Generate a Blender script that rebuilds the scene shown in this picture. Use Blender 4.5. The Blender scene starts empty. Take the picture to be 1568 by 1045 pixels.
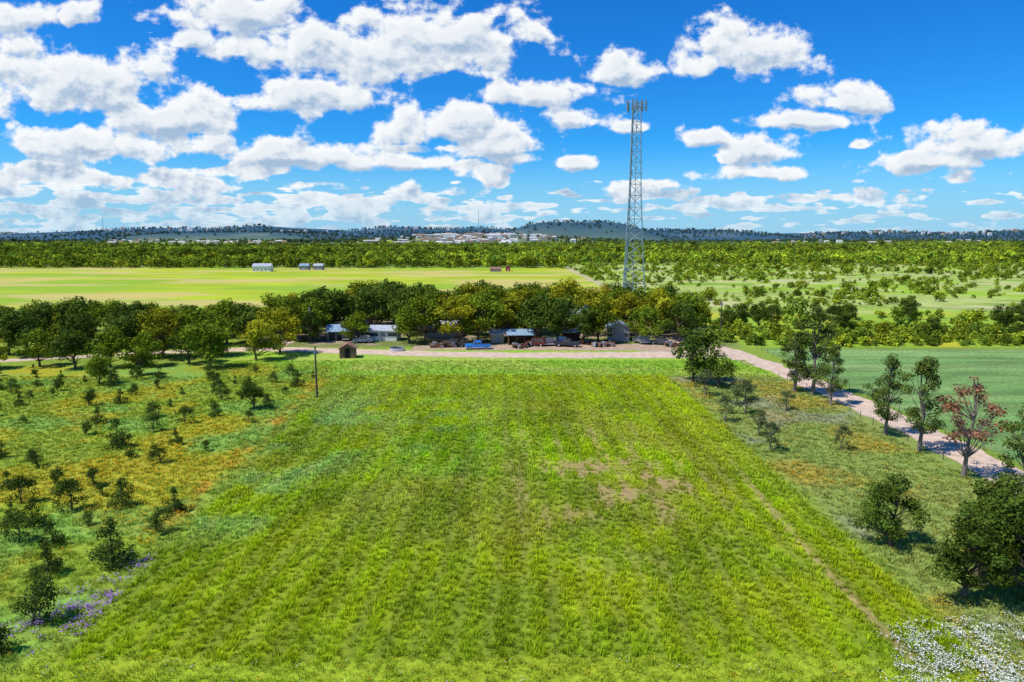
import bpy, math, random
import numpy as np
from mathutils import Vector
R=np.random.RandomState(7); random.seed(7)
scene=bpy.context.scene
COL=scene.collection
# ------------------------------------------------------------ helpers
def _hash(ix,iy,s):
    n=(ix.astype(np.int64)*374761393+iy.astype(np.int64)*668265263+s*974634777)&0xffffffff
    n=((n^(n>>13))*1274126177)&0xffffffff
    return ((n^(n>>16))&0xffff)/65535.0
def vnoise(x,y,s=0):
    x=np.asarray(x,float);y=np.asarray(y,float)
    ix=np.floor(x);iy=np.floor(y);fx=x-ix;fy=y-iy
    fx=fx*fx*(3-2*fx);fy=fy*fy*(3-2*fy)
    ix=ix.astype(np.int64);iy=iy.astype(np.int64)
    a=_hash(ix,iy,s);b=_hash(ix+1,iy,s);c=_hash(ix,iy+1,s);d=_hash(ix+1,iy+1,s)
    return (a*(1-fx)+b*fx)*(1-fy)+(c*(1-fx)+d*fx)*fy
def fbm(x,y,sc,s=0,o=4):
    r=0;a=.5;t=0;f=1.0/sc
    for i in range(o):
        r=r+a*vnoise(np.asarray(x)*f+17.3*i,np.asarray(y)*f-9.1*i,s+i);t+=a;a*=.5;f*=2.03
    return r/t
def ss(a,b,x):
    t=np.clip((np.asarray(x,float)-a)/(b-a),0,1);return t*t*(3-2*t)
def mixc(c,col,m):
    m=np.clip(m,0,1)[:,None];return c*(1-m)+np.array(col)[None,:]*m if np.ndim(col)==1 else c*(1-m)+col*m
def mat(name,color,rough=.8,var=0.0,scale=3.0,metal=0.0,bump=0.0):
    m=bpy.data.materials.new(name);m.use_nodes=True;nt=m.node_tree
    b=nt.nodes['Principled BSDF'];b.inputs['Roughness'].default_value=rough;b.inputs['Metallic'].default_value=metal
    b.inputs['Base Color'].default_value=(*color,1)
    if rough>=.9:b.inputs['Specular IOR Level'].default_value=.1
    if var>0:
        tc=nt.nodes.new('ShaderNodeTexCoord');n=nt.nodes.new('ShaderNodeTexNoise');n.inputs['Scale'].default_value=scale;n.inputs['Detail'].default_value=6
        nt.links.new(tc.outputs['Object'],n.inputs['Vector'])
        mr=nt.nodes.new('ShaderNodeMapRange');mr.inputs['From Min'].default_value=.3;mr.inputs['From Max'].default_value=.7
        mr.inputs['To Min'].default_value=1-var;mr.inputs['To Max'].default_value=1+var
        nt.links.new(n.outputs[0],mr.inputs['Value'])
        mx=nt.nodes.new('ShaderNodeVectorMath');mx.operation='SCALE';mx.inputs[0].default_value=color
        nt.links.new(mr.outputs[0],mx.inputs['Scale']);nt.links.new(mx.outputs[0],b.inputs['Base Color'])
        if bump:
            bp=nt.nodes.new('ShaderNodeBump');bp.inputs['Strength'].default_value=bump;bp.inputs['Distance'].default_value=.05
            nt.links.new(n.outputs[0],bp.inputs['Height']);nt.links.new(bp.outputs[0],b.inputs['Normal'])
    return m
def leafmat(name,tint=(1,1,1),mode='object',trans=.25,rnd=.25):
    m=bpy.data.materials.new(name);m.use_nodes=True;nt=m.node_tree;nt.nodes.clear();N=nt.nodes.new;L=nt.links.new
    out=N('ShaderNodeOutputMaterial');a=N('ShaderNodeAttribute');a.attribute_name='lc'
    last=a.outputs['Vector']
    if tint!=(1,1,1):
        v=N('ShaderNodeVectorMath');v.operation='MULTIPLY';v.inputs[1].default_value=tint;L(last,v.inputs[0]);last=v.outputs[0]
    if mode=='instancer':
        b=N('ShaderNodeAttribute');b.attribute_type='INSTANCER';b.attribute_name='icol'
        v=N('ShaderNodeVectorMath');v.operation='MULTIPLY';L(last,v.inputs[0]);L(b.outputs['Vector'],v.inputs[1]);last=v.outputs[0]
    elif mode=='object':
        oi=N('ShaderNodeObjectInfo');mr=N('ShaderNodeMapRange');mr.inputs['To Min'].default_value=1-rnd;mr.inputs['To Max'].default_value=1+rnd
        L(oi.outputs['Random'],mr.inputs['Value'])
        v=N('ShaderNodeVectorMath');v.operation='SCALE';L(last,v.inputs[0]);L(mr.outputs[0],v.inputs['Scale']);last=v.outputs[0]
    d=N('ShaderNodeBsdfDiffuse');t=N('ShaderNodeBsdfTranslucent');mx=N('ShaderNodeMixShader');mx.inputs[0].default_value=trans
    L(last,d.inputs[0]);L(last,t.inputs[0]);L(d.outputs[0],mx.inputs[1]);L(t.outputs[0],mx.inputs[2]);L(mx.outputs[0],out.inputs[0])
    return m
def mesh_np(name,V,F,mats,mi=None,lc=None,smooth=False):
    me=bpy.data.meshes.new(name)
    V=np.asarray(V,np.float32);me.vertices.add(len(V));me.vertices.foreach_set('co',V.ravel())
    loops=np.concatenate([np.asarray(f).ravel() for f in F]).astype(np.int32)
    tot=np.concatenate([np.full(len(f),np.asarray(f).shape[1]) for f in F]).astype(np.int32)
    st=np.concatenate([[0],np.cumsum(tot)[:-1]]).astype(np.int32)
    me.loops.add(len(loops));me.loops.foreach_set('vertex_index',loops)
    me.polygons.add(len(tot));me.polygons.foreach_set('loop_start',st);me.polygons.foreach_set('loop_total',tot)
    for m in mats:me.materials.append(m)
    if mi is not None:me.polygons.foreach_set('material_index',np.asarray(mi,np.int32))
    if smooth:me.polygons.foreach_set('use_smooth',np.ones(len(tot),bool))
    me.update(calc_edges=True)
    if lc is not None:
        at=me.attributes.new('lc','FLOAT_COLOR','POINT');at.data.foreach_set('color',np.concatenate([lc,np.ones((len(lc),1))],1).astype(np.float32).ravel())
    return me
def obj(name,me,loc=(0,0,0),rot=0,scl=1,parent=None,link=True):
    o=bpy.data.objects.new(name,me);o.location=loc;o.rotation_euler=(0,0,rot)
    o.scale=(scl,scl,scl) if np.isscalar(scl) else scl
    if parent:o.parent=parent
    if link:COL.objects.link(o)
    return o
class MB:
    def __init__(s):s.v=[];s.f=[];s.m=[];
    def poly(s,pts,mi=0):
        i=len(s.v);s.v+=[tuple(p) for p in pts];s.f.append(list(range(i,i+len(pts))));s.m.append(mi)
    def box(s,x0,x1,y0,y1,z0,z1,mi=0):
        i=len(s.v);s.v+=[(x0,y0,z0),(x1,y0,z0),(x1,y1,z0),(x0,y1,z0),(x0,y0,z1),(x1,y0,z1),(x1,y1,z1),(x0,y1,z1)]
        for f in ((0,3,2,1),(4,5,6,7),(0,1,5,4),(1,2,6,5),(2,3,7,6),(3,0,4,7)):s.f.append([i+k for k in f]);s.m.append(mi)
    def tube(s,a,b,r0,r1,n=5,mi=0,cap=False):
        a=np.array(a,float);b=np.array(b,float);d=b-a;l=np.linalg.norm(d)
        if l<1e-6:return
        d/=l;u=np.cross(d,[0,0,1.] if abs(d[2])<.9 else [1.,0,0]);u/=np.linalg.norm(u);w=np.cross(d,u)
        i=len(s.v)
        for p,r in((a,r0),(b,r1)):
            for k in range(n):
                t=2*math.pi*k/n;s.v.append(tuple(p+r*(math.cos(t)*u+math.sin(t)*w)))
        for k in range(n):
            s.f.append([i+k,i+(k+1)%n,i+n+(k+1)%n,i+n+k]);s.m.append(mi)
        if cap:
            s.f.append([i+k for k in range(n)][::-1]);s.m.append(mi);s.f.append([i+n+k for k in range(n)]);s.m.append(mi)
    def extrude(s,prof,x0,x1,mi=0):
        n=len(prof);i=len(s.v)
        s.v+=[(x0,p[0],p[1]) for p in prof]+[(x1,p[0],p[1]) for p in prof]
        for k in range(n):s.f.append([i+k,i+n+k,i+n+(k+1)%n,i+(k+1)%n]);s.m.append(mi)
        s.f.append([i+k for k in range(n)]);s.m.append(mi);s.f.append([i+n+k for k in range(n)][::-1]);s.m.append(mi)
    def mesh(s,name,mats):
        me=bpy.data.meshes.new(name);me.from_pydata(s.v,[],s.f)
        for m in mats:me.materials.append(m)
        me.polygons.foreach_set('material_index',s.m);me.update();return me

# ------------------------------------------------------------ foliage meshes
def leaves(C,nrm,size,rs,asp=.7):
    n=len(C);nrm=nrm/np.maximum(np.linalg.norm(nrm,axis=1,keepdims=True),1e-6)
    r=rs.randn(n,3);u=np.cross(nrm,r);u/=np.maximum(np.linalg.norm(u,axis=1,keepdims=True),1e-6);w=np.cross(nrm,u)
    s=np.asarray(size)[:,None]
    V=np.stack([C-u*s*.5,C-w*s*.5*asp+nrm*s*.08,C+u*s*.5,C+w*s*.5*asp+nrm*s*.08],1).reshape(-1,3)
    F=np.arange(4*n).reshape(-1,4);return V,F
def crown_tree(name,seed,h,rad,base,nclump,nleaf,lsize,mats,style='oak',tone=(.5,1.25),cr=(.20,.34),col=(.075,.135,.018)):
    rs=np.random.RandomState(seed);mb=MB()
    tr=h*.028 if style!='pine' else h*.02
    pts=[np.array([0,0,-.1])];top=h*(.62 if style=='oak' else .93 if style in('pine','cone') else .5)
    ns=5
    for i in range(1,ns+1):
        p=np.array([rs.uniform(-1,1)*h*.018*i**.7,rs.uniform(-1,1)*h*.018*i**.7,top*i/ns]);pts.append(p)
    for i in range(ns):
        mb.tube(pts[i],pts[i+1],tr*(1-.8*i/ns)*(1.25 if i==0 else 1),tr*(1-.8*(i+1)/ns),6)
    cc=[];crs=[]
    lop=rs.uniform(-.18,.18,2)*rad
    for i in range(nclump):
        if style=='oak':
            a=rs.uniform(0,2*math.pi);q=rs.uniform(0,1);zz=q**.8
            rr=rad*math.sqrt(max(0,1-(zz*1.05-.12)**2))*rs.uniform(.25,.9)
            c=np.array([math.cos(a)*rr+lop[0],math.sin(a)*rr+lop[1],base+(h-base)*(.12+.74*zz*rs.uniform(.88,1.1))]);k=rad*rs.uniform(*cr)
        elif style=='pine':
            a=rs.uniform(0,2*math.pi);q=rs.uniform(0,1)
            rr=rad*(math.sin(math.pi*(.18+.8*q)))*rs.uniform(.25,1)
            c=np.array([math.cos(a)*rr,math.sin(a)*rr,base+(h-base)*(.05+.9*q)]);k=rad*rs.uniform(*cr)
        else:
            a=rs.uniform(0,2*math.pi);q=rs.uniform(0,1)**1.2
            rr=rad*(1-q)**.6*rs.uniform(.2,.9)
            c=np.array([math.cos(a)*rr,math.sin(a)*rr,base+(h-base)*(.06+.86*q)]);k=rad*rs.uniform(*cr)*(1-.4*q)
        cc.append(c);crs.append(k)
        if style!='cone' or i%3==0:
            ti=min(ns,max(1,int(ns*max(.15,min(1,(c[2]-rad*.5)/top)))));s0=pts[ti]
            mid=s0*.45+c*.55+np.array([0,0,-.04*h*rs.rand()])
            mb.tube(s0,mid,tr*.34,tr*.2,4);mb.tube(mid,c,tr*.2,tr*.06,4)
    cc=np.array(cc);crs=np.array(crs)
    wts=crs**2;wts/=wts.sum();ci=rs.choice(nclump,nleaf,p=wts)
    d=rs.randn(nleaf,3);d/=np.linalg.norm(d,axis=1,keepdims=True);rr=rs.rand(nleaf)**.42
    P=cc[ci]+d*(crs[ci]*rr)[:,None]*np.array([1.15,1.15,.78 if style!='cone' else 1.0])
    P[:,2]=np.maximum(P[:,2],.12)
    nr=d+rs.randn(nleaf,3)*.6+np.array([0,0,.45])
    V,F=leaves(P,nr,lsize*rs.uniform(.6,1.35,nleaf),rs)
    cl=rs.uniform(tone[0],tone[1],nclump)[ci]*rs.uniform(.7,1.3,nleaf)
    yel=rs.rand(nclump)[ci]
    lc=np.array(col)[None,:]*cl[:,None]*np.stack([1+.35*yel,1+.08*yel,1-.2*yel],1)
    lc=np.repeat(lc,4,0)
    tv=np.array(mb.v);tf=np.array([f for f in mb.f])
    VV=np.concatenate([tv,V]);LC=np.concatenate([np.full((len(tv),3),.1),lc])
    return mesh_np(name,VV,[tf,F+len(tv)],mats,np.concatenate([np.zeros(len(tf)),np.ones(len(F))]),LC)
bark=mat('bark',(.13,.10,.07),.9)
greybark=mat('grey_bark',(.2,.17,.14),.9)
M_leaf=leafmat('oak_leaves')
M_leafdark=leafmat('dark_leaves',(.68,.76,.75))
M_leafred=leafmat('reddish_leaves')
M_leafi=leafmat('instanced_leaves',mode='instancer',trans=.15)

# ------------------------------------------------------------ terrain
def axis(segs):
    out=[segs[0][0]]
    for a,b,s in segs:
        n=max(1,int(round((b-a)/s)));out+=list(np.linspace(a,b,n+1)[1:])
    return np.array(out)
def grow(a,b,s0,g,cap):
    o=[];x=a;s=s0
    while x<b:
        s=min(cap,s*g);x+=s;o.append(x)
    return o
xc=list(axis([(-62,62,.5)]))
xo=list(axis([(62,130,1.2)]))[1:]+grow(130,7500,1.5,1.05,55)+[9000,12000,18000,26000]
xs=np.array([-v for v in xo[::-1]]+xc+xo)
ys=np.array([-3000,-800,-200,-50,0,12,20]+list(axis([(25,152,.5)]))+list(axis([(152,260,1.3)]))[1:]+grow(260,9000,1.6,1.035,70)+[10500,13000,18000,26000])
ridge_x=np.array([-5400,-4870,-3900,-3320,-2820,-2390,-2200,-1760,-1140,-700,-270,100,470,970,1340,1960,2460,2640,2830,3500,4140,4870,5600])
ridge_z=np.array([ 70, 72, 112, 128, 118, 150, 108, 84, 140, 118, 134, 112, 112, 104, 112, 116, 70, 24, 78, 92, 74, 104,100])
def height(x,y):
    x=np.asarray(x,float);y=np.asarray(y,float)
    far=ss(1500,4500,y)
    z=far*(fbm(x,y,900,3,3)-.42)*30
    z=z+np.exp(-((x+.04*y)/(.16*y+50))**2)*ss(2400,4300,y)*40
    back=np.interp(x,ridge_x,ridge_z)+14*(fbm(x,y,420,8,3)-.5)
    z=z*(1-ss(5200,6400,y))+back*ss(5200,6700,y)
    hill=np.exp(-((x-480)/560)**4)*(140+14*vnoise(x/230,y/400,2))*ss(4500,5050,y)*(1-ss(5200,5700,y))
    hill2=np.exp(-((x+2000)/900)**4)*(70)*ss(4300,5000,y)*(1-ss(5200,5800,y))
    z=np.maximum(z,np.maximum(hill,hill2)*1.0)
    z=z*(1-ss(9500,14000,y))
    return z
def townmask(x,y): return np.exp(-((x+.04*y)/(.11*y+1))**4)*ss(2500,2900,y)*ss(5000,4600,y)
def clearing(x,y): return ss(.53,.58,fbm(x*.28,y,300,85,3))
def flowers_left(x,y): return ss(.50,.66,fbm(x,y,8,21))
def in_field(x,y,e=0.0):
    w=(fbm(x,y,5,31)-.5)*2.4
    l=-26.2-(y-40)*.055
    return ss(-.5,.5,x-l+w-e)*ss(-.5,.5,27.2+w*.6-e-x)*ss(-.5,.5,y-36.2+w)*ss(-.5,.5,119.5+w*.5-y)
ROW=2.05
def rowshift(y): return .35*np.sin(y*.06)+.2*np.sin(y*.23)
def rowphase(x,y): return (x+rowshift(y))/ROW
def streak(x,y): return .65*fbm((x+rowshift(y))*1.0,y*.055,1.15,201,3)+.35*fbm(x,y,2.2,207,3)
def field_color(x,y):
    n=fbm(x,y,9,41);n2=fbm(x,y,3,44)
    c=np.stack([.36+.24*(n-.4),.53+.14*(n2-.4),.012+0*n],1)
    c=mixc(c,(.34,.42,.010),ss(66,44,y)*.6)
    c=mixc(c,(.32,.33,.05),ss(.46,.62,fbm(x,y,12,47))*ss(48,54,y)*.5)
    c=mixc(c,(.21,.36,.018),ss(.50,.66,fbm(x,y,6,48))*.5)
    teal=ss(-12,-23,x+ (y-70)*.04)*ss(46,58,y)*ss(.42,.62,fbm(x,y,6,55))
    c=mixc(c,(.27,.50,.20),teal*.5)
    teal2=np.exp(-((x+10)/7)**2-((y-88)/22)**2)*ss(.45,.6,fbm(x,y,4,57));c=mixc(c,(.24,.47,.14),teal2*.45)
    yl=ss(92,112,y);c=mixc(c,(.44,.57,.014),yl*.6)
    c=mixc(c,(.46,.54,.013),ss(12,22,x)*ss(55,80,y)*.45)
    return c*(.80+.42*ss(.30,.70,streak(x,y)))[:,None]
def bare(x,y):
    b=np.exp(-((x-8.5)/10)**2-((y-68)/16)**2)*ss(.46,.66,fbm(x*1.3,y*.5,2.2,61))*.8
    b2=np.exp(-((x-16)/4)**2-((y-66)/8)**2)*ss(.42,.6,fbm(x*1.3,y*.5,2.0,65))*.7
    tr=np.exp(-((x-23.5-.6*np.sin(y*.1))/.35)**2)*ss(75,60,y)*.8
    tr2=np.exp(-((x-10.5-.4*np.sin(y*.13))/.35)**2)*ss(95,80,y)*ss(58,64,y)*.7
    return np.clip(b+b2+tr+tr2,0,1)
def ground_color(x,y):
    n=fbm(x,y,14,1);nf=fbm(x,y,2.5,5)
    c=np.tile(np.array([.20,.28,.035]),(len(x),1))*(0.7+.6*n)[:,None]
    yard=ss(-66,-56,x+(n-.5)*16)*ss(60,50,x+(n-.5)*14)*ss(150,153,y)*ss(226,214,y)
    c=mixc(c,(.34,.255,.165),yard*ss(.40,.55,fbm(x,y,9,12)));c=mixc(c,(.14,.17,.05),yard*ss(.6,.45,fbm(x,y,9,12))*.8)
    st=ss(117,120,y)*ss(150,146,y)*ss(-60,-54,x)*ss(50,46,x);c=mixc(c,(.25,.42,.04),st*.95);c=mixc(c,(.36,.40,.08),st*ss(.50,.68,fbm(x*.4,y,5,15))*.6)
    lm=ss(-27,-29,x+(y-40)*.055)*ss(132,127,y)*ss(28,32,y+20)
    lc=np.stack([.19+.07*nf,.27+.08*n,.03+0*n],1);lc=mixc(lc,(.46,.34,.02),flowers_left(x,y)*.45);lc=mixc(lc,(.18,.33,.06),ss(.5,.62,fbm(x,y,8,25))*.7)
    c=mixc(c,lc,lm)
    os=np.exp(-((x+28.6+(y-40)*.055)/.9)**2)*ss(52,60,y)*ss(118,110,y)
    c=mixc(c,(.45,.23,.03),os*ss(.38,.58,fbm(x,y,4,7))*.9)
    rm=ss(27,29,x)*ss(120,116,y)*ss(54,49,x);rc=np.stack([.20+.03*nf,.235+.07*n,.06+0*n],1);rc=mixc(rc,(.40,.26,.04),ss(.52,.68,fbm(x,y,7,27))*.55)
    rc=mixc(rc,(.25,.26,.17),ss(.5,.6,fbm(x,y,9,28))*.6);c=mixc(c,rc,rm)
    c=mixc(c,np.stack([.26+.03*nf,.33+.05*n,.02+0*n],1),ss(38,36,y)*ss(-30,-26,x)*ss(30,27,x)*.9)
    fm=in_field(x,y)
    fc=field_color(x,y)*.60;row=.5+.5*np.cos(2*np.pi*rowphase(x,y))
    fc=mixc(fc,(.15,.18,.03),(1-row)*.5);fc=mixc(fc,(.36,.24,.12),bare(x,y)*.9)
    c=mixc(c,fc,fm)
    cf=ss(54.5,55.5,x)*ss(151,147,y+(x-55)*.02)*ss(-40,0,y)
    cc=np.tile(np.array([.15,.27,.075]),(len(x),1))*(0.75+.5*fbm(x,y,12,71))[:,None];cc=mixc(cc,(.23,.30,.11),ss(.5,.75,vnoise(x*.02,y/2.2,74))*.5);cc=cc*(.82+.36*ss(.3,.7,fbm(x*.15,y,1.8,75)))[:,None];c=mixc(c,cc,cf)
    sc=ss(44,52,x+(n-.5)*8)*ss(200,226,y)*ss(760,640,y)
    sp=np.tile(np.array([.34,.42,.10]),(len(x),1))*(.65+.7*nf)[:,None];sp=mixc(sp,(.27,.43,.03),ss(.42,.60,fbm(x*.5,y,22,77)));sp=mixc(sp,(.48,.45,.22),ss(.53,.66,fbm(x*.5,y,17,79))*.85);sp=mixc(sp,(.15,.24,.03),ss(.55,.68,fbm(x*.6,y,12,78))*.6)
    c=mixc(c,sp,sc)
    gs=ss(50,56,x)*ss(150,153,y)*ss(232,215,y);c=mixc(c,(.25,.39,.035),gs*.9);c=mixc(c,(.5,.42,.03),gs*ss(.58,.68,fbm(x,y,14,80))*.7)
    yp=np.exp(-((x-58)/7)**2-((y-222)/11)**2);c=mixc(c,(.62,.50,.02),np.clip(yp*1.5,0,1))
    md=ss(48,44,x)*ss(205,215,y)*ss(590,572,y+(n-.5)*14)
    mc=np.tile(np.array([.37,.44,.025]),(len(x),1))*(.75+.5*fbm(x*.5,y,16,82))[:,None]
    mc=mixc(mc,(.22,.38,.03),ss(.45,.60,fbm(x*.3,y,22,83))*.75);mc=mixc(mc,(.54,.42,.15),ss(.49,.61,fbm(x*.35,y,20,84))*.75)
    c=mixc(c,mc,md)
    tk=np.exp(-((x-47.5+(y-400)*.004)/2.3)**2)*ss(300,330,y)*ss(600,570,y);c=mixc(c,(.48,.40,.26),tk*.9)
    fr=ss(575,640,y)*(1-(sc>0.02)*ss(760,640,y))
    ff=np.stack([.10+.05*n,.15+.06*n,.035+.01*n],1);ff=mixc(ff,(.40,.47,.08),clearing(x,y));c=mixc(c,ff,fr)
    haze_tint=ss(1800,6500,y);hm=np.tile(np.array([.03,.07,.06]),(len(x),1))*(.6+.8*fbm(x,y,130,88))[:,None]
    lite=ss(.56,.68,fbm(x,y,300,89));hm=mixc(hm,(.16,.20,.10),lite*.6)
    c=mixc(c,hm,ss(3800,5000,y));c=mixc(c,(.16,.18,.10),townmask(x,y)*.8);c=mixc(c,(.04,.11,.21),haze_tint*.55)  # aerial haze painted in: ground colour turns bluer with distance
    return c
X,Y=np.meshgrid(xs,ys);gx=X.ravel();gy=Y.ravel()
gz=height(gx,gy)
nx,ny=len(xs),len(ys)
ii=(np.arange(ny-1)[:,None]*nx+np.arange(nx-1)[None,:]).ravel()
GF=np.stack([ii,ii+1,ii+nx+1,ii+nx],1)
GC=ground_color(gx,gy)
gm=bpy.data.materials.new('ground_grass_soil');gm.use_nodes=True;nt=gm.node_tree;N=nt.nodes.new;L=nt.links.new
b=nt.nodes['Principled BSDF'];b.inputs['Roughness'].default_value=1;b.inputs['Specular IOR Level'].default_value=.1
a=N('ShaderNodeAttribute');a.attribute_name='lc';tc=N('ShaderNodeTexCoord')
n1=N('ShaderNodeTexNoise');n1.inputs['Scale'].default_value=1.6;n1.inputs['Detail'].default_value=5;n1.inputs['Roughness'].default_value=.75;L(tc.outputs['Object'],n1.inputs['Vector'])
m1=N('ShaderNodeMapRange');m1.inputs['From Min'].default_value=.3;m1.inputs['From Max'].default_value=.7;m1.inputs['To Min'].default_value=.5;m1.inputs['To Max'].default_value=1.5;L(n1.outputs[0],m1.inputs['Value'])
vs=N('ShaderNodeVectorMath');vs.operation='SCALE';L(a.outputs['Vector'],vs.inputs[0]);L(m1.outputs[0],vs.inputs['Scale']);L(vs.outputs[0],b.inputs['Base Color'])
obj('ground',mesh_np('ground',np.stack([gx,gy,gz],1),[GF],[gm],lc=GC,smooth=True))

# ------------------------------------------------------------ roads
roadm=mat('caliche_gravel',(.56,.42,.31),.95,.22,.7,bump=.4)
def ribbon(name,pts,w,z,m,step=1.2):
    pts=np.array(pts,float);seg=np.linalg.norm(np.diff(pts,axis=0),axis=1);s=np.concatenate([[0],np.cumsum(seg)])
    n=int(s[-1]/step);t=np.linspace(0,s[-1],n)
    px=np.interp(t,s,pts[:,0]);py=np.interp(t,s,pts[:,1])
    k=np.ones(9)/9
    for _ in range(2):
        px[4:-4]=np.convolve(px,k,'valid');py[4:-4]=np.convolve(py,k,'valid')
    ww=np.interp(t,s,w) if not np.isscalar(w) else np.full(n,w)
    dx=np.gradient(px);dy=np.gradient(py);l=np.hypot(dx,dy);nxx=-dy/l;nyy=dx/l
    wl=ww*.5+(fbm(t,t*0,3,91)-.5)*1.9;wr=ww*.5+(fbm(t,t*0+9,3,93)-.5)*1.9
    V=[];cs=np.array([-1,-.5,0,.5,1])
    for i in range(n):
        for c in cs:
            q=(wl[i] if c<0 else wr[i])*c;V.append((px[i]+nxx[i]*q,py[i]+nyy[i]*q,z))
    i=(np.arange(n-1)[:,None]*5+np.arange(4)[None,:]).ravel();F=np.stack([i+5,i+6,i+1,i],1)
    return obj(name,mesh_np(name,V,[F],[m]))
ribbon('dirt_road',[(50,-20),(50.5,64),(51.5,81),(51.3,100),(50,122),(48,135),(45,147),(41,156),(38,170)],[5.5,5.5,5.5,5.5,5.5,6.5,9,10,5],.012,roadm)
ribbon('dirt_driveway',[(48,143),(29,141),(2,140),(-25,143.5),(-54,149),(-70,146),(-101,134),(-150,124)],[10,7.5,6.5,6.5,6,4.5,3.6,3.6],.017,roadm)
ribbon('dirt_driveway',[(-54,149),(-53,162),(-62,185),(-74,200),(-110,212)],[5,5,5,5,4],.022,roadm)
ribbon('gravel_yard',[(-22,150),(0,151),(20,151),(38,151)],[6,8,9,11],.026,mat('gravel_yard_soil',(.40,.29,.20),.95,.3,.8,bump=.4))

# ------------------------------------------------------------ scatter tool
def scatter(name,P,scl,idx,col,protos,tilt=0.0):
    n=len(P);me=bpy.data.meshes.new(name);me.vertices.add(n);me.vertices.foreach_set('co',np.asarray(P,np.float32).ravel())
    def at(nm,ty,key,arr):
        q=me.attributes.new(nm,ty,'POINT');q.data.foreach_set(key,np.asarray(arr).ravel())
    rot=np.stack([R.uniform(-tilt,tilt,n),R.uniform(-tilt,tilt,n),R.uniform(0,6.283,n)],1).astype(np.float32)
    at('rot','FLOAT_VECTOR','vector',rot);at('scl','FLOAT_VECTOR','vector',np.asarray(scl,np.float32))
    at('idx','INT','value',np.asarray(idx,np.int32));at('icol','FLOAT_VECTOR','vector',np.asarray(col,np.float32))
    c=bpy.data.collections.new(name+'_kinds')
    for k,pm in enumerate(protos):
        o=bpy.data.objects.new('%s_kind_%02d'%(name,k),pm);c.objects.link(o)
    ng=bpy.data.node_groups.new(name,'GeometryNodeTree')
    ng.interface.new_socket('Geometry',in_out='INPUT',socket_type='NodeSocketGeometry');ng.interface.new_socket('Geometry',in_out='OUTPUT',socket_type='NodeSocketGeometry')
    N=ng.nodes.new;L=ng.links.new;gi=N('NodeGroupInput');go=N('NodeGroupOutput');ip=N('GeometryNodeInstanceOnPoints')
    ci=N('GeometryNodeCollectionInfo');ci.inputs['Collection'].default_value=c;ci.inputs['Separate Children'].default_value=True;ci.inputs['Reset Children'].default_value=True
    def na(nm,ty):
        q=N('GeometryNodeInputNamedAttribute');q.data_type=ty;q.inputs['Name'].default_value=nm
        return [o for o in q.outputs if o.enabled and o.name=='Attribute'][0]
    ip.inputs['Pick Instance'].default_value=True
    L(gi.outputs[0],ip.inputs['Points']);L(ci.outputs[0],ip.inputs['Instance']);L(na('idx','INT'),ip.inputs['Instance Index'])
    er=N('FunctionNodeEulerToRotation');L(na('rot','FLOAT_VECTOR'),er.inputs[0]);L(er.outputs[0],ip.inputs['Rotation']);L(na('scl','FLOAT_VECTOR'),ip.inputs['Scale']);L(ip.outputs[0],go.inputs[0])
    o=obj(name,me);md=o.modifiers.new('scatter','NODES');md.node_group=ng;return o
def rs3(n,a,b): s=R.uniform(a,b,n);return np.stack([s*R.uniform(.9,1.1,n),s*R.uniform(.9,1.1,n),s*R.uniform(.75,1.25,n)],1)

# ------------------------------------------------------------ grass as blade meshes
M_g=leafmat('grass_blades',mode='mesh',trans=.22)
def blade_mesh(name,x,y,h,w,col,lean,spread,nb,flower=None,fcol=None,fsize=None,fprob=None):
    rep=np.repeat(np.arange(len(x)),nb);n=len(rep)
    a=R.uniform(0,6.283,n);r=spread[rep]*np.sqrt(R.rand(n))
    px=x[rep]+np.cos(a)*r;py=y[rep]+np.sin(a)*r
    b=R.uniform(0,6.283,n);dx=np.cos(b);dy=np.sin(b);hh=h[rep]*R.uniform(.55,1.2,n);ww=w[rep]*R.uniform(.6,1.3,n);le=hh*lean*R.uniform(.3,1.3,n)
    Z=np.zeros(n)
    p=np.stack([px,py,Z],1);d=np.stack([dx,dy,Z],1);s=np.stack([-dy,dx,Z],1)*ww[:,None];up=np.array([[0,0,1.]])
    p1=p+d*(le*.35)[:,None]+up*(hh*.62)[:,None];p2=p+d*le[:,None]+up*hh[:,None]
    V=np.stack([p-s,p+s,p1+s*.8,p1-s*.8,p2],1).reshape(-1,3);i=np.arange(n)*5
    Q=np.stack([i,i+1,i+2,i+3],1);T=np.stack([i+3,i+2,i+4],1)
    t=R.uniform(.75,1.25,n)[:,None];c=col[rep]*t
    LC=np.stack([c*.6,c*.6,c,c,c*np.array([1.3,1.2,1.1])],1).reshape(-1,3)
    F=[Q,T]
    if fprob is not None:
        sel=np.where(R.rand(n)<fprob[rep])[0];m=len(sel)
        if m:
            C=p2[sel]+np.array([0,0,.02]);nr=np.stack([R.uniform(-.5,.5,m),R.uniform(-.5,.5,m),np.ones(m)],1)
            vv,ff=leaves(C,nr,fsize[rep][sel]*R.uniform(.7,1.3,m),R,1.0)
            F.append(ff+len(V));V=np.concatenate([V,vv]);LC=np.concatenate([LC,np.repeat(fcol[rep][sel]*R.uniform(.85,1.15,m)[:,None],4,0)])
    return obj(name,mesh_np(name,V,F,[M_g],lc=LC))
P=[];T=[]
for r in np.arange(-33,29,ROW):
    for lane,dens,jit in((-.42,.27,.2),(.0,.27,.2),(.42,.27,.2),(ROW/2,.36,.25)):
        yy=np.arange(35,121,dens);k=len(yy);yy=yy+R.uniform(-.3,.3,k)
        xx=r+lane-rowshift(yy)+R.normal(0,jit,k)
        P.append(np.stack([xx,yy],1));T.append(np.full(k,1.0 if lane<.5 else 0.0))
P=np.concatenate(P);T=np.concatenate(T);fx,fy=P[:,0],P[:,1]
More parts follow.
